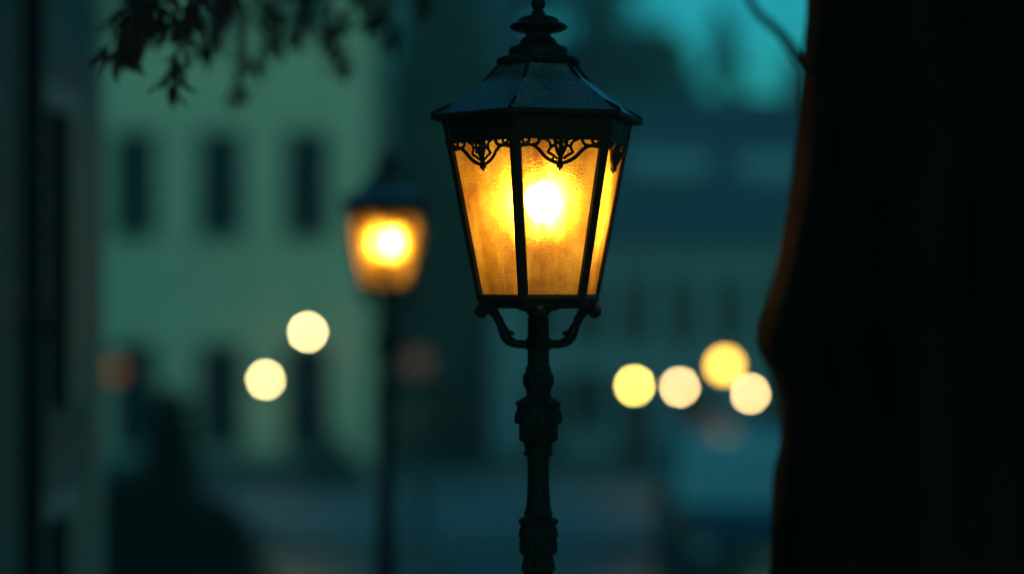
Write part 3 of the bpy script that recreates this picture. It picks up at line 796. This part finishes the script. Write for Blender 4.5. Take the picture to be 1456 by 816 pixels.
# ---------------------------------------------------------------- parked car at the right
def car():
    t = thing('parked_car', 'dark car with roof and windscreen coloured pale teal for sky reflection, parked beside the big trunk, half hidden', 'car', (2.62, 18.6, -.116), 0)
    # local: front toward -y (facing the camera), length 4.2
    def sec(y, hw, z0, z1, tw=.92):
        return [(-hw*.94, y, z0), (-hw, y, z0+.15), (-hw, y, (z0+z1)/2), (-hw*tw, y, z1-.05), (-hw*tw*.9, y, z1), (hw*tw*.9, y, z1), (hw*tw, y, z1-.05), (hw, y, (z0+z1)/2), (hw, y, z0+.15), (hw*.94, y, z0)]
    st = [(0, .60, .32, .62), (.08, .74, .26, .70), (.35, .83, .2, .78), (.9, .86, .2, .88), (1.2, .87, .2, .93), (2.4, .88, .2, .96), (3.4, .87, .2, .98), (3.95, .84, .24, .97), (4.15, .78, .32, .90), (4.2, .70, .4, .8)]
    b = MB().loft([sec(*s) for s in st]).build('body', M['car_dark'], t, 50, bevel=.02)
    g = MB().loft([[(-.76, 1.15, .90), (-.74, 1.17, .93), (.74, 1.17, .93), (.76, 1.15, .90)], [(-.62, 1.9, .92), (-.60, 1.92, 1.40), (.60, 1.92, 1.40), (.62, 1.9, .92)],
                   [(-.64, 3.1, .92), (-.60, 3.1, 1.43), (.60, 3.1, 1.43), (.64, 3.1, .92)], [(-.72, 3.95, .90), (-.70, 3.93, .95), (.70, 3.93, .95), (.72, 3.95, .90)]])
    # greenhouse with sloped sides
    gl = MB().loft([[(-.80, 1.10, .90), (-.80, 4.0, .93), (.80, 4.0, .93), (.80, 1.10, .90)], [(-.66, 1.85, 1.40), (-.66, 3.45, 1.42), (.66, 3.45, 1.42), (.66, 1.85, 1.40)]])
    gl.build('window_glass', M['car_glass_sheen'], t, bevel=.03)
    MB().loft([[(-.69, 1.80, 1.385), (-.69, 3.50, 1.405), (.69, 3.50, 1.405), (.69, 1.80, 1.385)], [(-.62, 1.95, 1.47), (-.62, 3.3, 1.48), (.62, 3.3, 1.48), (.62, 1.95, 1.47)]]).build('roof', M['car_sky_sheen'], t, bevel=.02)
    for s in (-1, 1):
        MB().tube([(s*.81, 1.09, .92), (s*.675, 1.83, 1.41)], .03, 8).build('pillar', M['car_sky_sheen'], t, 60)
        MB().tube([(s*.81, 4.0, .94), (s*.675, 3.47, 1.43)], .035, 8).build('pillar', M['car_sky_sheen'], t, 60)
        MB().ball((s*.95, 1.35, .98), .10, 14, .7).build('mirror', M['plastic'], t, 60)
        MB().ball((s*.62, .14, .62), .12, 14, .6).build('headlight', M['lens'], t, 60)
        MB().box(s*.68-.09, s*.68+.09, 4.12, 4.21, .66, .80).build('tail_light', M['red_lens'], t)
        for y in (.85, 3.35):
            w = MB().tube([(s*.66, y, .32), (s*.89, y, .32)], .32, 28).build('wheel', M['rubber'], t, 40)
            MB().tube([(s*.885, y, .32), (s*.90, y, .32)], .2, 16).build('rim', M['chrome'], w, 40)
    MB().box(-.5, .5, .015, .1, .40, .52).build('grille', M['plastic'], t)
    MB().box(-.78, .78, -.03, .12, .24, .38).build('bumper', M['plastic'], t, bevel=.02)
    MB().box(-.26, .26, -.045, -.032, .27, .36).build('number_plate', M['plate'], t)
    t.scale = (1.04, 1.0, 1.13)
car()

# ---------------------------------------------------------------- ground, road, kerb, hills

g = MB().quad((-149, -29, -.13), (149, -29, -.13), (149, 149, -.13), (-149, 149, -.13))
tag(g.build('ground', M['asphalt']), kind='structure')
tag(MB().quad((-70, 17.2, -.12), (70, 17.2, -.12), (70, 23.6, -.12), (-70, 23.6, -.12)).build('road', M['asphalt']), kind='structure')
for a, b in ((-20, 17.05), (23.75, 75)):
    tag(MB().box(-70, 70, a, b, -.128, 0).build('pavement', M['paving']), kind='structure')
mb = MB()
for i in range(140):
    mb.box(-70+i, -69.008+i, 17.055, 17.2, -.128, .004).box(-70+i, -69.008+i, 23.6, 23.745, -.128, .004)
tag(mb.build('kerb', M['kerb'], bevel=.012), kind='structure')
rnd = random.Random(5)
mb = MB(); nx = 60
for j in range(6):
    for i in range(nx+1):
        x = -140+280*i/nx
        hgt = 6.5+2*math.sin(i*.31+1)+1.2*math.sin(i*.9)+rnd.uniform(0, .5)
        mb.v.append((x, 110+j*7, -.5+hgt*math.sin(PI*.5*j/5)))
for j in range(5):
    for i in range(nx):
        q = j*(nx+1)+i; mb.f.append((q, q+1, q+nx+2, q+nx+1))
tag(mb.build('hill', M['hill'], smooth=60), kind='structure')

m, nt, out = new_mat('thin_evening_mist')
pv = nt.nodes.new('ShaderNodeVolumePrincipled')
pv.inputs['Color'].default_value = (.86, .92, .95, 1); pv.inputs['Density'].default_value = HAZE; pv.inputs['Anisotropy'].default_value = .2
nt.links.new(pv.outputs[0], out.inputs['Volume'])
if HAZE: tag(MB().box(-150, 150, -30, 150, -1.3, 15).build('haze', m), kind='stuff')
# ---------------------------------------------------------------- dusk sky, faint last daylight
SUN_EL, SUN_ROT = R(6), R(166)
w = bpy.data.worlds.new('World'); sc.world = w; w.use_nodes = True
nt = w.node_tree; nt.nodes.clear()
N = nt.nodes.new
out = N('ShaderNodeOutputWorld'); bg = N('ShaderNodeBackground')
sky = N('ShaderNodeTexSky'); sky.sky_type = 'NISHITA'; sky.sun_disc = False
sky.sun_elevation = SUN_EL; sky.sun_rotation = SUN_ROT; sky.air_density = 1.2; sky.dust_density = 1; sky.ozone_density = 3
mx = N('ShaderNodeMix'); mx.data_type = 'RGBA'; mx.blend_type = 'MULTIPLY'; mx.inputs[0].default_value = 1
mx.inputs[7].default_value = (.075, .98, 1.08, 1)
nt.links.new(sky.outputs[0], mx.inputs[6]); nt.links.new(mx.outputs[2], bg.inputs[0])
bg.inputs[1].default_value = .10
nt.links.new(bg.outputs[0], out.inputs[0])
ld = bpy.data.lights.new('Sun', 'SUN'); ld.energy = .09; ld.angle = R(25); ld.color = (1, .80, .62)
lo = bpy.data.objects.new('Sun', ld); col.objects.link(lo)
# direction matching the sky's sun
d = Vector((math.sin(SUN_ROT)*math.cos(SUN_EL), math.cos(SUN_ROT)*math.cos(SUN_EL), math.sin(SUN_EL)))
lo.rotation_euler = (-d).to_track_quat('-Z', 'Y').to_euler()

# ---------------------------------------------------------------- camera
cd = bpy.data.cameras.new('Camera'); cam = bpy.data.objects.new('Camera', cd); col.objects.link(cam)
cam.location = (0, 0, CH); cam.rotation_euler = (PI/2 + math.atan((HOR-408)/F), 0, 0)
cd.sensor_width = 36; cd.lens = 36*F/1456; cd.clip_end = 2000; cd.clip_start = .05
cd.dof.use_dof = True; cd.dof.focus_distance = D1 - .16; cd.dof.aperture_fstop = (cd.lens/1000)/.105
sc.camera = cam
sc.view_settings.view_transform = 'Standard'; sc.view_settings.look = 'None'
sc.view_settings.exposure = .6; sc.view_settings.gamma = 1
sc.cycles.use_adaptive_sampling = False
sc.cycles.use_denoising = True
sc.cycles.max_bounces = 8
sc.cycles.sample_clamp_indirect = 4
